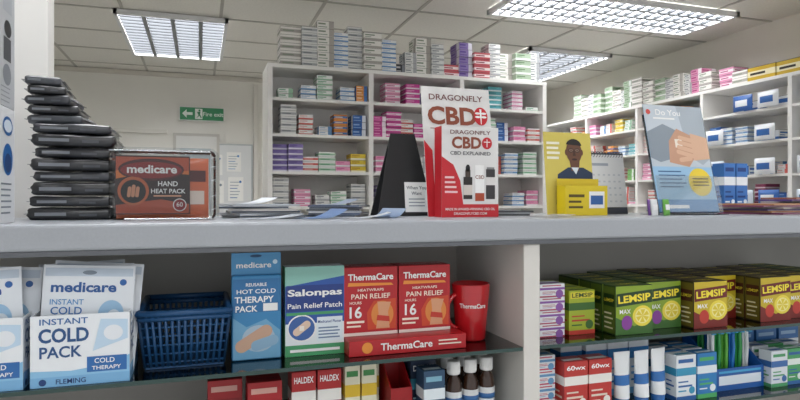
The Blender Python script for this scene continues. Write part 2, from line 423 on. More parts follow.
m.text(P,'medicare',-.008,.165,.019,M('#2c5c9c',.4),w=.11,bold=.03); m.disc(P,.058,.174,.006,.006,M('#2c63a8',.4))
m.text(P,'INSTANT',-.035,.138,.010,M('#5f98cc',.4)); m.text(P,'COLD',-.035,.122,.014,BL); m.text(P,'PACK',-.035,.104,.012,BL)
m.disc(P,.04,.115,.022,.026,M('#9ec4e2',.4)); m.disc(P,.045,.108,.012,.016,M('#dfe9f2',.4),.0009)
m.rect(P,-.07,.02,.07,.085,M('#8fc0e4',.4),nx=10,ny=6)
pmsh=m.mesh('cold_pack_pouch')
for (x,y,r,tilt) in ((-.205,1.245,0,.05),(-.2,1.275,.02,.09),(-.207,1.305,-.02,.02),(-.215,1.33,-.02,-.04),(-.378,1.245,0,-.04),(-.37,1.275,.02,.06)):
    thing('cold_pack_pouch','white and blue cold pack pouch tucked upright in a carton','pouch',(x,y,1.0185+.0775*abs(math.sin(tilt))),pmsh,group='cold pack pouches',rot=(-.05,tilt,r))

# ---- blue basket
def basket():
    w,d,h=.172,.22,.112; k=.86; bm=M('#214f7c',.4); rim=MB(); 
    def pt(a,b,z):
        s=k+(1-k)*z/h; return (a*w/2*s,b*d/2*s,z)
    body=MB()
    c=[(-1,-1),(1,-1),(1,1),(-1,1)]
    for i in range(4):
        a=c[i];b=c[(i+1)%4]
        n=14 if i%2==0 else 16
        for j in range(n+1):
            q=j/n; A=a[0]+(b[0]-a[0])*q;B=a[1]+(b[1]-a[1])*q
            body.tube([pt(A,B,.004),pt(A,B,h-.004)],.0033,bm,5)
        for z in [.012,.03,.048,.066,.084]: body.tube([pt(a[0],a[1],z),pt(b[0],b[1],z)],.002,bm,5)
    body.box(-w/2*k,w/2*k,-d/2*k,d/2*k,0,.004,bm)
    for i in range(4):
        a=c[i];b=c[(i+1)%4]; rim.tube([pt(a[0]*1.0,a[1]*1.0,h),pt(b[0],b[1],h)],.0065,bm,8)
        rim.tube([pt(a[0],a[1],h-.011),pt(b[0],b[1],h-.011)],.005,bm,6)
    return [('basket_body',body),('basket_rim',rim)]
thing('plastic_basket','empty dark blue slatted plastic basket on the glass shelf','basket',(-.028,1.375,1.0148),basket())

# ---- blue therapy pack bag
m=MB(); m.box(-.051,.051,-.012,.012,0,.178,M('#3a86ba',.35),.004); m.box(-.051,.051,-.001,.001,.176,.224,M('#4a94c6',.3)); P=PL((-.051,-.012,0))
m.rect(P,.003,.1,.099,.17,M('#2d70a6',.35)); m.poly(P,[(.003,.003),(.099,.003),(.099,.06),(.07,.085),(.03,.07),(.003,.09)],M('#6fa8cc',.35))
m.disc(P,.055,.045,.034,.028,M('#a9bfd0',.5)); m.capsule(P,.02,.03,.07,.06,.013,M('#c9a48c',.5),.001); m.capsule(P,.05,.03,.085,.04,.011,M('#8fb4ce',.5),.0013)
m.text(P,'REUSABLE',.05,.158,.007,W); m.text(P,'HOT COLD',.05,.144,.009,W,w=.08); m.text(P,'THERAPY',.046,.127,.013,W,w=.08,bold=.02); m.text(P,'PACK',.03,.108,.013,W,bold=.02)
P2=PL((-.051,-.001,0)); m.text(P2,'medicare',.046,.198,.012,W,w=.072,bold=.02); m.disc(P2,.09,.204,.005,.005,M('#cfe6f4')); m.disc(P2,.05,.217,.012,.003,M('#1f4a70'))
m.rect(P,.064,.102,.094,.118,W,.001)
thing('therapy_pack','blue hot and cold therapy pack with white lettering','therapy pack',(.113,1.3,1.0148),m)

# ---- pain relief patch box
w,h,d=.128,.192,.045; m=MB(); m.box(-w/2,w/2,-d/2,d/2,0,h,M('#e9eef0',.4),.001); F,L,R=sidepl(w,d)
gr=M('#4aa06a',.4); db=M('#243f86',.4)
m.rect(F,0,.07,w,h-.002,M('#2d58a6',.4)); m.poly(F,[(0,.15),(w,.17),(w,h),(0,h)],M('#8fc4b8',.4),.0006); m.poly(F,[(0,0),(w,0),(w,.024),(0,.024)],gr,.0006)
m.rect(F,.002,.096,w-.002,.152,db,.0007)
m.text(F,'Salonpas',w/2,.134,.019,W,w=.118,bold=.03); m.text(F,'Pain Relief Patch',w/2,.108,.011,W,w=.118)
m.rect(F,.002,.088,w-.002,.094,gr,.0008)
m.disc(F,.035,.06,.031,.029,W,.0006); m.disc(F,.035,.06,.028,.026,M('#3f66a8',.4),.0008); m.capsule(F,.024,.052,.046,.068,.008,M('#e3c9b2',.4),.0012); m.rect(F,.030,.055,.040,.065,M('#f4ece2',.4),.0014)
m.rect(F,.068,.03,.124,.082,M('#e4eef4',.4),.0006); m.text(F,'Medicated Plaster',.096,.072,.006,db,w=.052); 
for i in range(4): m.rect(F,.071,.036+.007*i,.118-.004*(i%2),.039+.007*i,M('#6f86a6',.4),.0009)
m.rect(F,.01,.009,.118,.015,W,.001); m.rect(L,0,0,d,h,gr,.0005); m.rect(L,.004,.08,d-.004,.15,db,.0009)
m.text(L,'Salonpas',d/2,.115,.009,W,.0013,w=.07,rot=math.pi/2)
thing('pain_patch_box','blue, green and white carton of pain relief patches','box',(.236,1.31,1.0148),m)

# ---- heat wrap boxes
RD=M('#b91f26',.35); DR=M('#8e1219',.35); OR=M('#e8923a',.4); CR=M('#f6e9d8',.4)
def therma():
    w,h,d=.126,.152,.065; m=MB(); m.box(-w/2,w/2,-d/2,d/2,0,h,RD,.001); F,L,R=sidepl(w,d)
    m.text(F,'ThermaCare',w/2,.130,.015,W,w=.105,bold=.025)
    m.poly(F,[(.01,.110),(w-.01,.110),(w-.015,.115),(.012,.118)],OR)
    m.text(F,'HEATWRAPS',w/2,.101,.006,CR,w=.06); m.text(F,'PAIN RELIEF',w/2,.087,.011,CR,w=.09)
    m.poly(F,[(.056,.012),(w-.004,.012),(w-.004,.08),(.07,.076),(.054,.05)],M('#cf4a2a',.5),.0005)
    m.disc(F,.09,.045,.026,.030,M('#df8a42',.5),.0007); m.poly(F,[(.075,.014),(.107,.014),(.103,.05),(.11,.072),(.078,.074),(.081,.048)],M('#dba07a',.5),.0009); m.poly(F,[(.076,.032),(.107,.028),(.106,.04),(.078,.044)],M('#c63a2a',.4),.0012)
    m.text(F,'16',.028,.052,.026,W,bold=.02); m.rect(F,.008,.028,.048,.033,CR); m.rect(F,.008,.019,.04,.023,CR); m.text(F,'HOURS',.028,.073,.006,CR)
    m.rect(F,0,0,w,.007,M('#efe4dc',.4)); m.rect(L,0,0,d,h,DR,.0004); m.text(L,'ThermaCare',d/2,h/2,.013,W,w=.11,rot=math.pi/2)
    m.text(PL((-w/2,-d/2,h),(1,0,0),(0,1,0)),'ThermaCare',w/2,d/2,.014,W)
    return m
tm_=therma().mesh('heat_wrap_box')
w,h,d=.272,.033,.2; m=MB(); m.box(-w/2,w/2,-d/2,d/2,0,h,M('#b81f26',.35),.001); F,L,R=sidepl(w,d)
m.text(F,'ThermaCare',.13,.017,.016,W,w=.12,bold=.02); m.disc(F,.04,.017,.012,.012,OR); m.rect(F,.205,.012,.26,.015,CR); m.rect(F,.205,.02,.25,.023,CR)
thing('flat_heat_wrap_box','long flat red carton lying on the glass shelf','box',(.437,1.345,1.0148),m)
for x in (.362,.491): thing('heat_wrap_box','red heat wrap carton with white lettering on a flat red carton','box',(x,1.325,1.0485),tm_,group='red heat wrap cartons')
def mug_parts(hh=.135,r0=.036,r1=.047,txt=True,col='#c01c24'):
    rm=M(col,.2,coat=.5); b=MB(); b.lathe([(0,0),(r0-.003,0),(r0,.004),(r1,hh-.002),(r1-.001,hh),(r1-.004,hh-.002),(r0-.004,.008),(0,.008)],rm,40)
    if txt:
        def P(x,y,l):
            r=r0+(r1-r0)*y/hh+l; a=x/r0+.25; return Vector((r*math.sin(a-.5),-r*math.cos(a-.5),y))
        b.text(P,'ThermaCare',-.006,.085,.011,W,w=.055,bold=.02)
    hd=MB(); pts=[]
    for i in range(13):
        a=math.pi/2+math.pi*i/12; pts.append((-(r0+r1)/2+.004+.030*math.cos(a),0,.07+.04*math.sin(a)))
    hd.tube(pts,.0055,rm,8,ry=.008)
    return [('mug_body',b),('mug_handle',hd)]
thing('mug','tall glossy red mug with white lettering on the glass shelf','mug',(.622,1.325,1.0148),mug_parts(),.12)

# ---- lower left shelf
zl=.8305
def stripe_box(w,h,d,base,b1,b2,txt=None,tcol='#ffffff'):
    m=MB(); m.box(-w/2,w/2,-d/2,d/2,0,h,M(base,.4),.0008); F,L,R=sidepl(w,d)
    for P,q in ((F,w),(L,d),(R,d)):
        m.rect(P,0,h*.55,q,h*.72,M(b1,.4)); m.rect(P,0,0,q,h*.1,M(b2,.4)); m.rect(P,q*.1,h*.3,q*.8,h*.34,M(b2,.4)); m.rect(P,q*.1,h*.4,q*.6,h*.43,M(b2,.4))
        m.rect(P,q*.1,h*.2,q*.5,h*.23,M(b1,.4))
    m.disc(F,w*.78,h*.22,w*.15,w*.15,M(b1,.4),.0007)
    if txt: m.rect(F,0,h*.78,w,h*.98,M(base,.4),.0006); m.text(F,txt,w/2,h*.88,h*.09,M(tcol,.4),w=w*.8,bold=.02)
    else: m.rect(F,w*.1,h*.83,w*.85,h*.91,M(b2,.4),.0006)
    T=PL((-w/2,-d/2,h),(1,0,0),(0,1,0)); m.rect(T,w*.1,d*.2,w*.9,d*.5,M(b1,.4))
    return m
me=stripe_box(.07,.142,.06,'#a81c22','#8e1219','#d9a59a').mesh('red_heat_box')
for x,y in ((.128,1.30),(.05,1.34)): thing('red_heat_box','dark red upright carton on the lower glass shelf','box',(x,y,zl),me,group='dark red cartons')
hm=stripe_box(.052,.15,.06,'#bf2a2c','#f1efe9','#efe3da','HALDEX').mesh('ointment_box')
for x in (.212,.268): thing('ointment_box','tall red and white ointment carton on the lower shelf','box',(x,1.32,zl),hm,group='red ointment cartons')
hm=stripe_box(.034,.158,.034,'#e6e2c8','#d9b52e','#3f8a4a').mesh('tube_carton')
for x,y in ((.318,1.30),(.356,1.30),(.337,1.345),(.376,1.35)): thing('tube_carton','slim cream carton with yellow and green bands','box',(x,y,zl),hm,group='slim tube cartons')
m=MB(); t=.0025; rm=M('#a5161c',.35)
m.box(.0,.05,0,t,0,.10,rm); m.box(0,.05,.09-t,.09,0,.16,rm)
for a in (0,.05-t): m.add([(a,t,0),(a,.09-t,0),(a,.09-t,.16),(a,t,.10),(a+t,t,0),(a+t,.09-t,0),(a+t,.09-t,.16),(a+t,t,.10)],[(0,3,2,1),(4,5,6,7),(3,7,6,2),(0,1,5,4)],rm)
m.box(t,.05-t,t,.09-t,0,t,rm)
thing('red_tray','empty glossy red cardboard dispenser tray','tray',(.402,1.27,zl),m)
hm=stripe_box(.062,.148,.05,'#26364f','#3f8fa8','#9fc3cf','DEFLAM').mesh('gel_carton')
thing('gel_carton','dark navy and teal gel carton','box',(.492,1.33,zl),hm)
hm2=stripe_box(.05,.142,.05,'#31506e','#dfe9ee','#7fb1c6').mesh('gel_carton')
thing('gel_carton','slate blue and white gel carton','box',(.492,1.26,zl),hm2)
def bottle(cap='#f2f2f0',body='#3a2418',lab='#e7e9ea',h=.15,r=.019):
    b=MB(); b.lathe([(0,0),(r-.002,0),(r,.003),(r,h*.62),(r*.85,h*.72),(r*.5,h*.78),(r*.5,h*.82),(0,h*.82)],M(body,.15,coat=.3),24)
    l=MB(); l.lathe([(r+.0003,h*.12),(r+.0006,h*.12),(r+.0006,h*.55),(r+.0003,h*.55)],M(lab,.5),24,smooth=True)
    l.lathe([(r+.0007,h*.38),(r+.0012,h*.38),(r+.0012,h*.46),(r+.0007,h*.46)],M('#3b6ea8',.5),24)
    c=MB(); c.lathe([(r*.7,h*.80),(r*.78,h*.81),(r*.78,h*.99),(r*.7,h),(0,h)],M(cap,.35),24)
    for i in range(16):
        a=i*math.pi/8; c.box(-.0006,.0006,r*.77,r*.81,h*.82,h*.97,M(cap,.35),T=Matrix.Rotation(a,4,'Z'))
    return [('bottle_body',b),('bottle_label',l),('bottle_cap',c)]
b0=thing('medicine_bottle','brown medicine bottle with white ribbed cap and pale label','bottle',(.553,1.27,zl),bottle(),group='brown medicine bottles')
for x,y in ((.597,1.275),(.641,1.28),(.56,1.325),(.607,1.33),(.655,1.335)): clone(b0,(x,y,zl),RN.uniform(-.3,.3))

# ---- lemon cold remedy boxes
zs=1.0148
def lemsip(kind):
    w,h,d=.112,.122,.048; base='#cdb52a' if kind else '#8aa62c'
    m=MB(); m.box(-w/2,w/2,-d/2,d/2,0,h,M('#3a3420' if kind else '#2f4a22',.4),.0008); F,L,R=sidepl(w,d)
    m.rect(F,.001,.001,w-.001,h-.001,M(base,.4),.0004)
    m.poly(F,[(0,.0),(w,.0),(w,.035),(w*.5,.02),(0,.045)],M('#3d6a2a' if not kind else '#7a1f16',.4),.0006)
    m.disc(F,w*.72,.045,.03,.026,M('#f0dc4a',.4),.0008); m.disc(F,w*.72,.045,.022,.019,M('#f7eda0',.4),.001)
    for i in range(6):
        a=i*math.pi/3; m.poly(F,[(w*.72,.045),(w*.72+.020*math.cos(a+.12),.045+.017*math.sin(a+.12)),(w*.72+.020*math.cos(a+.85),.045+.017*math.sin(a+.85))],M('#e6cf3a',.4),.0012)
    m.disc(F,w*.3,.030,.016,.018,M('#8a3f9a' if not kind else '#c0392b',.4),.001)
    m.poly(F,[(.002,.07),(w-.002,.078),(w-.002,.110),(.002,.102)],M('#1c3d18' if not kind else '#6a1616',.4),.0009)
    m.text(F,'LEMSIP',w/2,.090,.019,M('#f6e23c',.35),.0013,w=.098,bold=.03,rot=.06)
    m.text(F,'MAX',w*.25,.058,.011,W,.0013); 
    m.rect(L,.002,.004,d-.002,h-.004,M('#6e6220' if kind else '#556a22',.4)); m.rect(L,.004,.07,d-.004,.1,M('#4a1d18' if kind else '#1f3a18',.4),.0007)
    m.text(L,'LEMSIP',d/2,.085,.008,M('#f0dc3c',.4),.0011,w=.036)
    for i in range(4): m.rect(L,.006,.014+.012*i,d*(.8-.1*(i%2)),.018+.012*i,M('#e9e3c0',.4),.0008)
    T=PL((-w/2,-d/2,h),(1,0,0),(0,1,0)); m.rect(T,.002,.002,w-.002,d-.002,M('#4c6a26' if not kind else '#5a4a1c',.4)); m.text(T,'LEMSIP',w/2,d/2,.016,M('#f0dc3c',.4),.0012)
    return m
lm=[lemsip(0).mesh('cold_remedy_box'),lemsip(1).mesh('cold_remedy_box')]
LL=['green and yellow lemon cold remedy carton','yellow and dark red lemon cold remedy carton']
for x,y0,n,k in ((1.03,1.235,5,0),(1.15,1.27,5,0),(1.272,1.235,6,1),(1.393,1.32,4,1),(1.512,1.245,5,1),(1.632,1.26,5,1),(1.752,1.28,5,0)):
    for i in range(n):
        thing('cold_remedy_box',LL[k],'box',(x+RN.uniform(-.002,.002),y0+.026+i*.051,zs),lm[k],group='lemon cold remedy cartons')
m=stripe_box(.075,.11,.045,'#a7b62e','#3d6a2a','#c0392b')
F=PL((-.0375,-.0225,0)); m.rect(F,.003,.09,.072,.106,M('#e3d63a',.4),.0009); m.text(F,'LEMSIP',.0375,.098,.011,M('#2d4a1e',.4),.0014,w=.06,bold=.02)
me=m.mesh('sachet_box')
for y in (1.30,1.35,1.40,1.45): thing('sachet_box','small lime green sachet carton','box',(.905,y,zs),me,group='lime sachet cartons')
me=stripe_box(.07,.032,.05,'#eef0f2','#8f5aa8','#b0415f').mesh('tablet_box')
for i in range(4): thing('tablet_box','small white and purple tablet carton in a pile','box',(.818,1.30,zs+i*.0326),me,group='purple tablet cartons')

# lower right shelf
me=stripe_box(.066,.128,.05,'#c43a34','#f3efe9','#e9d9c9','60wx','#ffffff').mesh('red_carton')
for x,y in ((.865,1.27),(.935,1.27)): thing('red_carton','red and white upright carton on the lower glass shelf','box',(x,y,zl),me,group='red and white cartons')
me=stripe_box(.055,.035,.06,'#eceff2','#6aa0cc','#c94f6a').mesh('small_white_carton')
for i in range(4): thing('small_white_carton','small white carton with blue band in a pile','box',(.795,1.30,zl+i*.0356),me,group='small white cartons')
me=stripe_box(.064,.172,.05,'#eef3f7','#2f7fc0','#6fb0dc').mesh('cream_carton')
for x,y in ((.99,1.36),(1.058,1.36),(1.126,1.36),(.92,1.37),(.99,1.415),(1.058,1.415)): thing('cream_carton','tall white carton with blue bands','box',(x,y,zl),me,group='tall white and blue cartons')
def tube_parts(c1,c2):
    b=MB(); h=.115; r=.019; vs=[];n=20
    for j in range(9):
        q=j/8; z=.022+q*h; ry=r*(1-q*.93); rx=r*(1+q*.3)
        vs+=[(rx*math.cos(2*math.pi*i/n),ry*math.sin(2*math.pi*i/n),z) for i in range(n)]
    b.add(vs,[[j*n+i,j*n+(i+1)%n,(j+1)*n+(i+1)%n,(j+1)*n+i] for j in range(8) for i in range(n)],M(c1,.3),True)
    vs=[]
    for z in (.055,.08):
        q=(z-.022)/h; vs+=[((r*(1+q*.3)+.0006)*math.cos(2*math.pi*i/n),(r*(1-q*.93)+.0006)*math.sin(2*math.pi*i/n),z) for i in range(n)]
    b.add(vs,[[i,(i+1)%n,n+(i+1)%n,n+i] for i in range(n)],M(c2,.3),True)
    c=MB(); c.lathe([(0,0),(r*.85,0),(r*.9,.002),(r*.9,.022),(0,.022)],M(c2,.3),20)
    return [('tube_body',b),('tube_cap',c)]
t0=thing('cream_tube','white squeeze tube with blue cap standing on its cap','tube',(1.01,1.26,zl),tube_parts('#f0f3f5','#2f6fb5'),group='cream tubes')
for x,y in ((1.066,1.255),(1.122,1.26)): clone(t0,(x,y,zl),.1)
dm=[stripe_box(.064,.118,.04,'#e9eef2','#3a9ac0','#2f66a8').mesh('dental_carton'),stripe_box(.064,.118,.04,'#2f7fbe','#e9f2f7','#52b36a').mesh('dental_carton')]
for i,(x,y) in enumerate(((1.195,1.26),(1.264,1.26),(1.195,1.31),(1.264,1.31),(1.195,1.36),(1.264,1.36))):
    k=(i+i//2)%2
    thing('dental_carton',('white and turquoise dental care carton','blue and green dental care carton')[k],'box',(x,y,zl),dm[k],group='dental care cartons')
m=MB(); tb=M('#1f5fae',.35); t=.003
m.box(0,.17,0,t,0,.06,tb); m.box(0,.17,.12-t,.12,0,.15,tb)
for a in (0,.17-t): m.add([(a,t,0),(a,.12-t,0),(a,.12-t,.15),(a,t,.06),(a+t,t,0),(a+t,.12-t,0),(a+t,.12-t,.15),(a+t,t,.06)],[(0,3,2,1),(4,5,6,7),(3,7,6,2),(0,1,5,4)],tb)
m.box(t,.17-t,t,.12-t,0,t,tb)
m.rect(PL((0,0,0)),.01,.015,.16,.04,M('#e9f2fb',.4)); m.rect(PL((0,0,0)),.01,.047,.16,.053,M('#4fb0e0',.4))
thing('toothbrush_tray','blue cardboard counter tray holding toothbrushes','tray',(1.325,1.27,zl),m)
def brush(c):
    b=MB(); b.tube([(0,0,0),(0,.001,.05),(0,-.002,.1),(0,0,.13),(0,0,.15)],.0052,M(c,.3),8); b.box(-.008,.008,-.003,.003,.14,.165,M(c,.3),.002)
    b.box(-.010,.010,.0045,.0055,.03,.168,M(c,.3))
    h=MB(); 
    for i in range(3):
        for j in range(5): h.box(-.0055+.004*i,-.002+.004*i,-.013,-.003,.142+.0044*j,.1455+.0044*j,M('#f4f6f8' if j%2 else '#4fb6e6',.5))
    return [('brush_handle',b),('brush_bristles',h)]
for i,c in enumerate(['#e9eef0','#3aa655','#6ac04a','#2f7fd0','#3aa655','#e9eef0']):
    thing('toothbrush','plastic toothbrush standing upright in a blue tray','toothbrush',(1.346+.025*i,1.305,zl+.006),brush(c),RN.uniform(-.3,.3),'toothbrushes in the blue tray')
for i,c in enumerate(['#3aa655','#2f7fd0','#6ac04a','#3aa655','#2f7fd0']):
    thing('toothbrush','plastic toothbrush standing upright in a blue tray','toothbrush',(1.356+.026*i,1.35,zl+.006),brush(c),RN.uniform(-.3,.3),'toothbrushes in the blue tray')
pl=[stripe_box(.06,.10,.04,'#e3e8ee','#3f6fb0','#4fa06a').mesh('plaster_carton'),stripe_box(.06,.10,.04,'#4fa668','#e9f2ec','#2f66a8').mesh('plaster_carton')]
for i,(x,y) in enumerate(((1.53,1.27),(1.595,1.275),(1.66,1.28),(1.53,1.33),(1.595,1.335),(1.66,1.34))):
    k=(i+i//3)%2
    thing('plaster_carton',('white and blue upright plaster carton','green and white upright plaster carton')[k],'box',(x,y,zl),pl[k],group='plaster cartons')
me=stripe_box(.08,.13,.05,'#3f78b8','#eef2f6','#9fc0e0').mesh('blue_carton')
for x in (1.54,1.63,1.72): thing('blue_carton','blue and white carton behind smaller cartons','box',(x,1.40,zl),me,group='blue cartons on the lower shelf')

# ---------------------------------------------------------------- on the worktop
z0=zt+.0004
def salt(k):
    w,h,d=.12,.215,.10; m=MB(); m.box(-w/2,w/2,-d/2,d/2,0,h,M('#e6e8ea' if k==0 else '#c9ccd0',.45),.001); F,L,R=sidepl(w,d)
    for P,q in ((F,w),(R,d)):
        if k==0:
            m.disc(P,q*.55,h*.84,q*.3,.018,BL,.0006); m.disc(P,q*.55,h*.84,q*.24,.012,M('#dfeaf5',.4),.0009); m.disc(P,q*.55,h*.55,q*.3,.03,BL,.0006); m.disc(P,q*.55,h*.52,q*.2,.018,M('#22447a',.4),.0009)
            for i in range(6): m.rect(P,q*.15,h*(.08+.05*i),q*(.7+.04*(i%3)),h*(.095+.05*i),M('#7f8790',.5))
        else:
            m.rect(P,q*.25,h*.82,q*.8,h*.97,M('#b9bec4',.5)); m.disc(P,q*.55,h*.68,q*.22,.016,M('#25272b',.4)); m.rect(P,q*.3,h*.4,q*.75,h*.6,M('#4a4d53',.4)); m.disc(P,q*.5,h*.28,q*.25,.02,M('#8d9299',.5))
            for i in range(4): m.rect(P,q*.15,h*(.04+.04*i),q*(.65+.05*(i%2)),h*(.05+.04*i),M('#9aa0a6',.5))
    return m
thing('device_box','white tall carton with blue oval prints standing on the worktop','box',(-.401,1.29,z0),salt(0))
thing('device_box','pale grey tall carton with black product prints on another carton','box',(-.401,1.29,z0+.2155),salt(1))
def softpack(w,d,t,c,seed):
    r=random.Random(seed); b=bmesh.new(); bmesh.ops.create_cube(b,size=1)
    for v in b.verts: v.co=Vector((v.co.x*w,v.co.y*d,v.co.z*t))
    bmesh.ops.bevel(b,geom=b.edges[:],offset=t*.38,segments=3,profile=.5,affect='EDGES')
    bmesh.ops.subdivide_edges(b,edges=[e for e in b.edges if e.calc_length()>.03],cuts=6,use_grid_fill=True)
    ph=[r.uniform(0,6) for _ in range(4)]
    for v in b.verts:
        x,y=v.co.x,v.co.y; k=math.sin(x*55+ph[0]+y*20)*.5+math.sin(y*70+ph[1]-x*30)*.5
        v.co.z+=k*.0012*(1 if v.co.z>0 else .3)
        v.co.x*=1+.02*math.sin(v.co.z*500+ph[2]); v.co.y*=1+.03*math.sin(x*60+ph[3])
    b.verts.index_update(); m=MB(); m.add([v.co+Vector((0,0,t/2)) for v in b.verts],[[v.index for v in f.verts] for f in b.faces],M(c,.3,coat=.6,noise=.25,scale=25),True); b.free()
    P=PL((-w/2,-d/2*1.035,0)); 
    m.rect(P,w*.1,t*.35,w*.45,t*.62,M('#7d8187',.4),.001); m.rect(P,w*.6,t*.3,w*.8,t*.5,M('#4c4f55',.4),.001)
    m.box(-w/2-.006,w/2+.006,-d/2*.9,d/2*.9,t*.48,t*.48+.0008,M('#6b6f76',.25,coat=.5))
    return m
zc=z0
for i,(w,t,c) in enumerate([(.168,.026,'#1b1c20'),(.16,.022,'#26282d'),(.172,.028,'#1d1e22'),(.158,.02,'#3a3c42'),(.166,.026,'#1b1c20'),(.15,.022,'#2a2b30'),(.162,.026,'#1f2024'),(.15,.02,'#303238')]):
    thing('packed_pouch','dark plastic-wrapped soft pack lying in a tall pile','pack',(-.258+RN.uniform(-.006,.006),1.52+RN.uniform(-.006,.008),zc),softpack(w,.17,t,c,i),RN.uniform(-.05,.05),'pile of dark packs'); zc+=t+.0022
for i,(w,t,c) in enumerate([(.11,.02,'#4d5056'),(.10,.018,'#2a2b2f'),(.09,.02,'#3d3f45'),(.075,.018,'#26272b'),(.07,.018,'#55585e')]):
    thing('packed_pouch','smaller grey plastic-wrapped pack on top of a dark pile','pack',(-.293-.008*i,1.53,zc),softpack(w,.12,t,c,30+i),RN.uniform(-.1,.1),'pile of dark packs'); zc+=t+.0022

# hand heat pack: printed card and sachets inside a clear tub
w,h,d=.150,.138,.08; cop=M('#b8481c',.3,coat=.3)
m=MB(); m.box(-w/2,w/2,-d/2,-d/2+.003,.012,h,M('#2a100c',.35)); F=PL((-w/2,-d/2,0))
m.rect(F,.002,.106,w-.002,h-.003,cop); m.poly(F,[(.002,.014),(w-.002,.014),(w-.002,.034),(w*.6,.044),(.002,.032)],cop,.0006)
m.poly(F,[(.002,.088),(.05,.098),(.1,.102),(w-.002,.098),(w-.002,.106),(.002,.106)],M('#d9762e',.35),.0006)
m.disc(F,w*.48,.108,.066,.024,M('#4e0a0c',.3),.0008); m.disc(F,w*.48,.107,.062,.018,M('#8c1518',.3),.001); m.text(F,'medicare',w*.49,.109,.018,W,.0014,w=.1,bold=.03)
m.disc(F,.036,.062,.031,.031,M('#c4663a',.4),.0009); m.disc(F,.036,.061,.025,.025,K,.0012)
for i in range(3): m.capsule(F,.027+.008*i,.052,.029+.008*i,.068+.004*(i==1),.0036,M('#d89a78',.4),.0015)
m.text(F,'HAND',.105,.078,.011,W,w=.04,bold=.02); m.text(F,'HEAT PACK',.106,.062,.010,W,w=.07,bold=.02); m.rect(F,.076,.050,.132,.053,M('#e2a585',.4))
m.disc(F,w*.86,.032,.014,.014,W,.0012); m.disc(F,w*.86,.032,.012,.012,M('#8e1219'),.0014); m.text(F,'60',w*.86,.033,.010,W,.0018)
hp=[('printed_card',m,(-.012,-.004,0))]
for i in range(5):
    pk,P=pouch(.188,.132,.013,M(('#d0602c','#8c1c18','#d9762e','#7a1614','#c9502a')[i],.3,coat=.4),.25)
    pk.rect(P,-.085,.03,.085,.06,M('#e9d9cc',.4),nx=10,ny=3); pk.rect(P,.055,.08,.088,.105,M('#4e0a0c',.4),nx=4,ny=3)
    hp.append(('heat_sachet',pk,(.008,-d/2+.010+i*.0155,.003),(0,0,0),'red and orange heat sachet'))
sh=MB(); sh.box(-.100,.118,-d/2-.010,d/2+.006,0,.152,CLEAR,.012,seg=4,smooth=True)
sh.prism([(-.106,0.002),(.126,0.002),(.126,.15),(.112,.162),(-.094,.162),(-.106,.15)],.0265,.0285,CLEAR)
WR=M('#dfe3e6',.12)
for zz in (.02,.05,.085,.115,.135): sh.tube([(.107,-d/2-.0085,zz),(.1175,-d/4,zz+.004),(.117,d/2-.006,zz)],.0010,WR,6)
sh.tube([(-.098,-d/2-.0100,.148),(0,-d/2-.0104,.1495),(.106,-d/2-.0100,.148)],.0012,WR,6); sh.tube([(.1065,-d/2-.0085,.01),(.1070,-d/2-.0088,.08),(.1065,-d/2-.0085,.145)],.0010,WR,6)
hp.append(('plastic_case',sh,(0,0,0),(0,0,0),'clear plastic tub'))
thing('hand_heat_pack','clear plastic tub of red and copper hand heat packs','heat pack',(-.084,1.44,z0),hp)

# booklets and leaflets
def booklet(c,w=.15,d=.2,t=.006):
    m=MB(); m.box(-w/2,w/2,-d/2,d/2,.0006,t-.0006,M('#d5d3cd',.7)); cm=M(c,.35)
    m.box(-w/2-.001,w/2+.001,-d/2-.001,d/2+.001,0,.0006,cm); m.box(-w/2-.001,w/2+.001,-d/2-.001,d/2+.001,t-.0006,t,cm); m.box(-w/2-.001,-w/2,-d/2,d/2,.0006,t-.0006,cm)
    m.box(-w/2,w/2,-d/2-.001,-d/2,t*.35,t-.0006,cm)
    T=PL((-w/2,-d/2,t),(1,0,0),(0,1,0)); m.rect(T,w*.1,d*.6,w*.8,d*.75,M('#dfe6ee',.4)); m.rect(T,w*.1,d*.2,w*.5,d*.3,M('#7f9fc0',.4))
    return m.mesh('booklet')
def pile(x,y,cols,n,rot,w=.15,d=.2,t=.006,lab='printed booklet lying in a pile on the worktop',grp='booklets'):
    ms=[booklet(c,w,d,t) for c in cols]
    for i in range(n):
        thing('booklet',lab,'booklet',(x+RN.uniform(-.014,.014),y+RN.uniform(-.01,.01),z0+i*(t+.0004)),ms[i%len(ms)],rot+RN.uniform(-.25,.25),grp)
pile(.145,1.55,['#5a6472','#b9bec4','#3a4454','#c9c4be'],6,.12,.16,.17,t=.005,grp='booklets beside the heat pack')
pile(.345,1.55,['#56606e','#4b5b7c','#c0c5cc','#4a5058'],6,-.35,.13,.15,t=.0045,grp='leaflets in the middle of the worktop')
pile(.80,1.53,['#3a3c42','#a9acb0'],3,-.1,.13,.14,.004,grp='papers beside the card display')
pile(1.66,1.42,['#8a4a6a','#c9946a','#5c4a7a','#b8aca4'],6,.1,.19,.19,.005,grp='magazines at the counter end')
pile(1.93,1.49,['#a24a4a','#b8b0aa','#6a4a8a','#b5745a'],8,-.15,.19,.19,.006,grp='magazines at the far counter end')
pile(1.49,1.575,['#b8babd','#8a93a0'],3,.1,.12,.14,.005,grp='papers behind the leaflet stand')
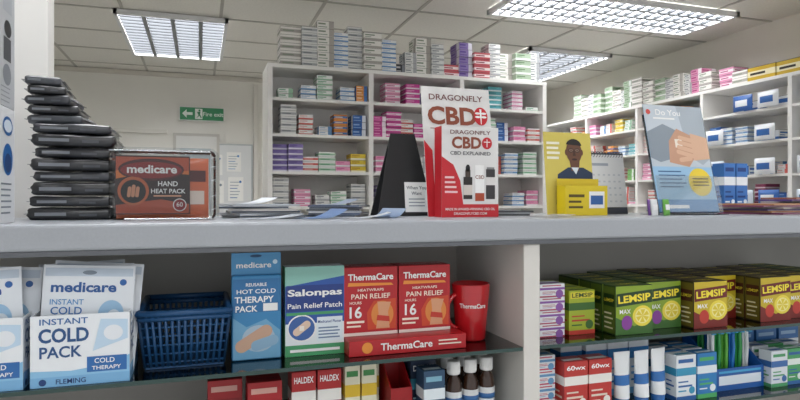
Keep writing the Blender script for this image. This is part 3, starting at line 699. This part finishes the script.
def curl(w,d,r,c1,c2):
    m=MB(); n=12; vs=[]
    for i in range(n+1):
        q=i/n; x=-w/2+w*q; z=.0006+ r*(max(0,q-.35)**2) ; vs+=[(x,-d/2,z),(x,d/2,z),(x,-d/2,z+.0006),(x,d/2,z+.0006)]
    f1=[];f2=[]
    for i in range(n):
        a=i*4;b=a+4; f1.append([a+2,b+2,b+3,a+3]); f2.append([a,a+1,b+1,b]); f2.append([a,b,b+2,a+2]); f2.append([a+1,a+3,b+3,b+1])
    f2+= [[0,2,3,1],[n*4,n*4+1,n*4+3,n*4+2]]
    m.add(vs,f1,M(c1,.35)); m.add(vs,f2,M(c2,.35)); return m
for x,y,r,c,w,k,u in ((.15,1.39,.15,'#b6bcc4',.13,.02,'#c9ccd0'),(.265,1.375,.3,'#5f7aa5',.10,.05,'#9fb4ce'),(.375,1.38,-.2,'#c9cdd2',.11,.03,'#d2d5d8'),(.43,1.40,.5,'#6f83a0',.06,.05,'#8fa2bd'),(.235,1.64,.0,'#4a5a78',.04,.03,'#b9bcc0'),(.86,1.35,.2,'#b9bbbd',.10,.01,'#c9cacc')):
    thing('leaflet','loose folded leaflet lying on the worktop','leaflet',(x,y,z0),curl(w,.08,k,c,u),r)
for x,y,z,r,c in ((.12,1.54,6*.0054,.3,'#c9ced4'),(.335,1.545,6*.0049,.1,'#8a96aa')):
    thing('leaflet','loose folded leaflet resting on a pile of booklets','leaflet',(x,y,z0+z+.0004),curl(.1,.1,.035,c,'#d4d6d8'),r)

# black easel with small card
fp=MB(); lean=-.14
fp.prism([(-.078,0),(.078,0),(.034,.222),(-.034,.222)],0,.004,K)
bk=MB(); bk.prism([(-.078,0),(.078,0),(.034,.214),(-.034,.214)],0,.004,M('#232326',.5))
pc=MB(); pc.box(-.002,.064,-.0016,0,.01,.09,W); P=PL((-.002,-.0016,.01)); 
pc.text(P,'When You',.033,.065,.009,M('#4a4d55'),w=.056,l=.0004); pc.text(P,'Want',.033,.05,.009,M('#4a4d55'),.0004)
for i in range(3): pc.rect(P,.01,.015+.009*i,.055,.018+.009*i,M('#9aa0a8'),.0003)
thing('easel_stand','black folding A-frame display stand with a small white card','display stand',(.516,1.495,z0),[('front_board',fp,(0,0,.0008),(lean,0,0)),('rear_board',bk,(0,.07,.0008),(.16,0,0)),('small_card',pc,(0,-.0005,.0008),(lean,0,0),'small white printed card')])

# card display
GR=M('#dedcda',.45,noise=.08,scale=30); RDs=M('#c8202c',.35); CP=M('#8c4630',.4); DKR=M('#6d3a38',.45)
card=MB(); w,h=.196,.345; card.box(-w/2,w/2,0,.003,0,h,GR); P=PL((-w/2,0,0))
card.poly(P,[(0,0),(.022,0),(.022,h*.5),(0,h*.58)],RDs); card.rect(P,0,0,w,.02,RDs)
card.text(P,'DRAGONFLY',w/2,h-.028,.016,DKR,w=.155,bold=.01); card.text(P,'CBD',w*.43,h-.078,.050,CP,w=.14,bold=.035)
card.disc(P,w*.85,h-.076,.020,.025,RDs,.0012); card.poly(P,[(w*.85-.003,h-.056),(w*.85+.003,h-.056),(w*.85+.001,h-.098),(w*.85-.001,h-.098)],W,.0016)
for sx in (-1,1):
    for dy in (0,-.01): card.disc(P,w*.85+sx*.009,h-.068+dy,.008,.003,W,.0016,14)
card.rect(P,.02,h-.114,w*.9,h-.112,CP)
bx=MB(); bw,bh,bd=.155,.225,.046; bx.box(-bw/2,bw/2,-bd/2,bd/2,0,bh,M('#e4e2e0',.45),.001); F,L,R=sidepl(bw,bd)
bx.text(F,'DRAGONFLY',bw/2,bh-.014,.010,DKR,w=.11); bx.text(F,'CBD',bw*.43,bh-.040,.030,CP,w=.08,bold=.035)
bx.disc(F,bw*.79,bh-.040,.014,.015,RDs,.001); bx.rect(F,bw*.79-.001,bh-.05,bw*.79+.001,bh-.03,W,.0014); bx.rect(F,bw*.79-.009,bh-.038,bw*.79+.009,bh-.036,W,.0014)
bx.text(F,'CBD EXPLAINED',bw/2,bh-.066,.009,M('#4a4a4e'),w=.11)
bx.poly(F,[(0,0),(bw*.40,0),(bw*.32,.09),(bw*.2,.13),(0,.15)],RDs,.0005); bx.rect(F,0,0,bw,.032,RDs,.0006)
for i in range(4): bx.rect(F,.008,.06+.012*i,.042-.003*i,.065+.012*i,M('#f0c9c9'),.0009)
bx.rect(F,.058,.045,.082,.10,M('#2a2320'),.0009); bx.rect(F,.063,.10,.077,.118,M('#4b3d36'),.0009); bx.disc(F,.07,.122,.006,.009,K,.0009); bx.rect(F,.058,.055,.082,.08,M('#d8cfc6'),.0012)
bx.rect(F,.09,.04,.115,.13,M('#f6f5f3'),.0009); bx.rect(F,.09,.04,.115,.06,M('#b04a2c'),.0012); bx.text(F,'CBD',.1025,.1,.009,CP,.0013)
bx.rect(F,.12,.045,.145,.12,M('#3a3638'),.0009); bx.rect(F,.12,.08,.145,.1,M('#e2dedb'),.0012); bx.rect(F,.122,.12,.143,.125,M('#8a8a8a'),.0012)
bx.text(F,'MADE IN AWARD-WINNING CBD OIL',bw/2,.020,.006,W,.001,w=.135); bx.text(F,'DRAGONFLYCBD.COM',bw/2,.009,.006,W,.001,w=.09)
bx.rect(L,0,0,bd,bh,M('#b51e28',.35)); 
st=MB(); st.prism([(-.03,0),(.03,0),(.012,.24),(-.012,.24)],0,.002,M('#c9c7c4',.5))
thing('card_display','grey and red cardboard display with copper lettering and a leaflet box','card display',(.645,1.415,z0),[('backing_card',card,(0,0,.0005),(-.16,0,0)),('leaflet_box',bx,(-.005,-.028,0)),('rear_strut',st,(0,.125,.0005),(.25,0,0))])

# yellow leaflet stand with portrait
lf=MB(); w,h=.155,.235; lf.box(-w/2,w/2,0,.0015,0,h,M('#d8c65e',.4)); P=PL((-w/2,0,0))
sk=M('#6a4430',.5); 
lf.poly(P,[(.03,.03),(w,.03),(w,.12),(.125,.135),(.075,.135),(.04,.115)],M('#1f3350',.5),.0004)
lf.poly(P,[(.085,.125),(.11,.125),(.115,.16),(.08,.16)],sk,.0006); lf.disc(P,.097,.18,.026,.034,sk,.0008); lf.disc(P,.097,.195,.026,.022,M('#1d1613'),.001,20,.12,math.pi-.12)
lf.disc(P,.072,.178,.005,.009,sk,.0007); lf.disc(P,.122,.178,.005,.009,sk,.0007)
for ex in (.087,.107): lf.disc(P,ex,.184,.0085,.006,K,.0012); lf.disc(P,ex,.184,.0065,.0042,M('#8a6a58'),.0014); lf.disc(P,ex,.184,.002,.002,K,.0016)
lf.poly(P,[(.094,.182),(.1,.182),(.102,.168),(.092,.168)],M('#4a2c1c'),.0012); lf.disc(P,.097,.158,.009,.003,M('#3a1a14'),.0012)
lf.poly(P,[(.085,.135),(.11,.135),(.1,.115)],M('#dfe6ee'),.0009)
for i in range(4): lf.rect(P,.008,.2-.014*i,.05-.004*(i%2),.207-.014*i,M('#f7f3dc'),.001)
hd=MB(); t=.002; ym=M('#dfc51e',.35); hw=.135;hh=.082
hd.box(-hw/2,hw/2,0,t,0,hh,ym); hd.box(-hw/2,-hw/2+t,t,.04,0,hh,ym); hd.box(hw/2-t,hw/2,t,.04,0,hh,ym); hd.box(-hw/2+t,hw/2-t,t,.04,0,t,ym); hd.box(-hw/2,hw/2,.04,.042,0,hh+.02,ym)
P=PL((-hw/2,0,0)); hd.rect(P,.075,.02,.125,.066,W); hd.rect(P,.08,.03,.12,.055,M('#2f5f9f'),.0008); hd.rect(P,.01,.05,.06,.058,M('#5a4a10')); hd.rect(P,.01,.035,.05,.041,M('#5a4a10')); hd.rect(P,.01,.02,.055,.026,M('#5a4a10'))
thing('leaflet_holder','yellow leaflet holder with portrait card of a man in glasses','leaflet holder',(.995,1.40,z0),[('portrait_card',lf,(-.005,.046,.0005),(-.10,0,0),'yellow card printed with a man in glasses'),('holder_box',hd,(.012,0,0))])

# tent calendar
f=MB(); cw,ch=.15,.185; f.box(-cw/2,cw/2,0,.002,0,ch,M('#4c5058',.5)); f2=MB(); f2.box(-cw/2,cw/2,0,.002,0,ch,M('#d9dbdc',.5))
pg=MB(); pg.box(-cw/2+.003,cw/2-.003,-.004,-.0005,.02,ch-.006,M('#e8e8e7',.6)); P=PL((-cw/2,-.004,0))
for r in range(5):
    for c in range(7): pg.rect(P,.014+.018*c,.035+.02*r,.022+.018*c,.040+.02*r,M('#cdd0d3',.6))
pg.rect(P,.014,.145,.09,.153,M('#a9b0b9'))
ri=MB()
for i in range(14):
    x=-cw/2+.01+i*(cw-.02)/13; pts=[(x,.012+.012*math.cos(a*math.pi/5),ch-.004+.009*math.sin(a*math.pi/5)) for a in range(10)]; ri.tube(pts+[pts[0]],.0009,M('#3a3b3e',.3,.8),5)
thing('desk_calendar','white spiral-bound tent desk calendar on a grey easel base','calendar',(1.15,1.50,z0),[('front_panel',f,(0,0,.0008),(-.13,0,0)),('rear_panel',f2,(0,.055,.0008),(.13,0,0)),('calendar_page',pg,(0,0,.0008),(-.13,0,0)),('spiral_binding',ri,(0,.012,-.002))])

# flyer stand
fl=MB(); w,h=.215,.325; fl.box(-w/2,w/2,0,.001,0,h,M('#9cc4e2',.4)); P=PL((-w/2,0,0))
fl.rect(P,0,h*.42,w,h,M('#c3ccd4',.4),.0003)
sk=M('#c99a7e',.5,noise=.06,scale=12); sk2=M('#dcb294',.5)
fl.poly(P,[(0,h*.74),(w*.28,h*.82),(w*.5,h*.76),(w*.55,h*.6),(w*.4,h*.5),(w*.15,h*.46),(0,h*.5)],M('#8a959f',.5),.0005)
fl.poly(P,[(w*.55,h),(w,h),(w,h*.5),(w*.86,h*.44),(w*.7,h*.5),(w*.62,h*.7)],M('#aab4bd',.5),.0005)
fl.poly(P,[(w*.3,h*.46),(w*.62,h*.42),(w*.8,h*.55),(w*.72,h*.72),(w*.5,h*.78),(w*.34,h*.66)],sk,.0007)
for i in range(4): fl.capsule(P,w*.72,h*(.52+.05*i),w*(.47+.02*i),h*(.56+.045*i),.0065,sk2,.001)
fl.capsule(P,w*.66,h*.5,w*.5,h*.485,.007,sk2,.001)
fl.poly(P,[(w*.72,h*.48),(w*1.0,h*.5),(w*1.0,h*.7),(w*.72,h*.74)],sk2,.0009)
fl.rect(P,w*.44,h*.6,w*.56,h*.68,M('#efe4d6',.5),.0008)
fl.text(P,'Do You',w*.40,h*.93,.018,W,.0008,w=w*.42); fl.rect(P,w*.14,h*.865,w*.5,h*.88,W,.0008)
for i in range(5): fl.rect(P,w*.08,h*(.37-.035*i),w*(.46+.06*(i%2)),h*(.38-.035*i),M('#2d5587',.4),.0006)
fl.disc(P,w*.76,h*.28,.042,.042,M('#f0d23c',.4),.0009)
for i in range(3): fl.rect(P,w*.63,h*(.305-.03*i),w*.9,h*(.317-.03*i),M('#6a5410'),.0012)
fl.rect(P,0,0,w,h*.12,M('#4f8ec4',.4),.0005); fl.rect(P,w*.08,h*.04,w*.5,h*.07,W,.0008); fl.disc(P,w*.07,h*.93,.008,.008,M('#d0433a'),.0008)
ac=MB(); ac.box(-w/2-.004,w/2+.004,.0018,.0045,0,h*.9,CLEAR); ac.box(-w/2-.004,w/2+.004,-.012,-.0095,0,h*.33,clear('thin_acrylic','#fbfcfc',.35,.05)); ac.box(-w/2-.004,w/2+.004,-.0095,.0018,-.0,.002,CLEAR)
ft=MB(); ft.box(-w/2-.004,w/2+.004,-.03,.075,0,.0025,CLEAR)
thing('leaflet_stand','clear acrylic leaflet stand holding a printed skin patch flyer','leaflet stand',(1.335,1.37,z0),[('flyer',fl,(0,0,.006),(-.22,0,0),'pale blue flyer with a photo of hands'),('acrylic_holder',ac,(0,0,.0055),(-.22,0,0)),('acrylic_foot',ft)])

me=stripe_box(.05,.17,.05,'#3f78c0','#eef3f7','#1f3f80').mesh('spray_carton')
for x in (1.735,1.79): thing('spray_carton','blue and white tall carton among papers','box',(x,1.63,z0),me,group='tall blue cartons')
for x,y,c in ((1.19,1.36,'#8a5ab0'),(1.215,1.33,'#6ab04a'),(1.17,1.325,'#e3e5e6')):
    m,P=pouch(.03,.045,.01,M(c,.3)); m.rect(P,-.01,.015,.01,.03,M('#f2f2f2',.4),nx=4,ny=3)
    thing('sample_sachet','small coloured sample sachet standing near the calendar','sachet',(x,y,z0),m,rot=(-.1,0,.3))

print('CARTONS',cnt)
# ---------------------------------------------------------------- camera, world
cam=bpy.data.cameras.new('camera'); co=bpy.data.objects.new('camera',cam); COL.objects.link(co)
cam.sensor_width=36; cam.lens=27; cam.clip_start=.02
co.location=(0,0,1.35); co.rotation_euler=(math.pi/2,0,-math.radians(18.435))
scene.camera=co
wd=bpy.data.worlds.new('world'); scene.world=wd; wd.use_nodes=True
wd.node_tree.nodes['Background'].inputs[0].default_value=(.95,.97,1,1); wd.node_tree.nodes['Background'].inputs[1].default_value=.9
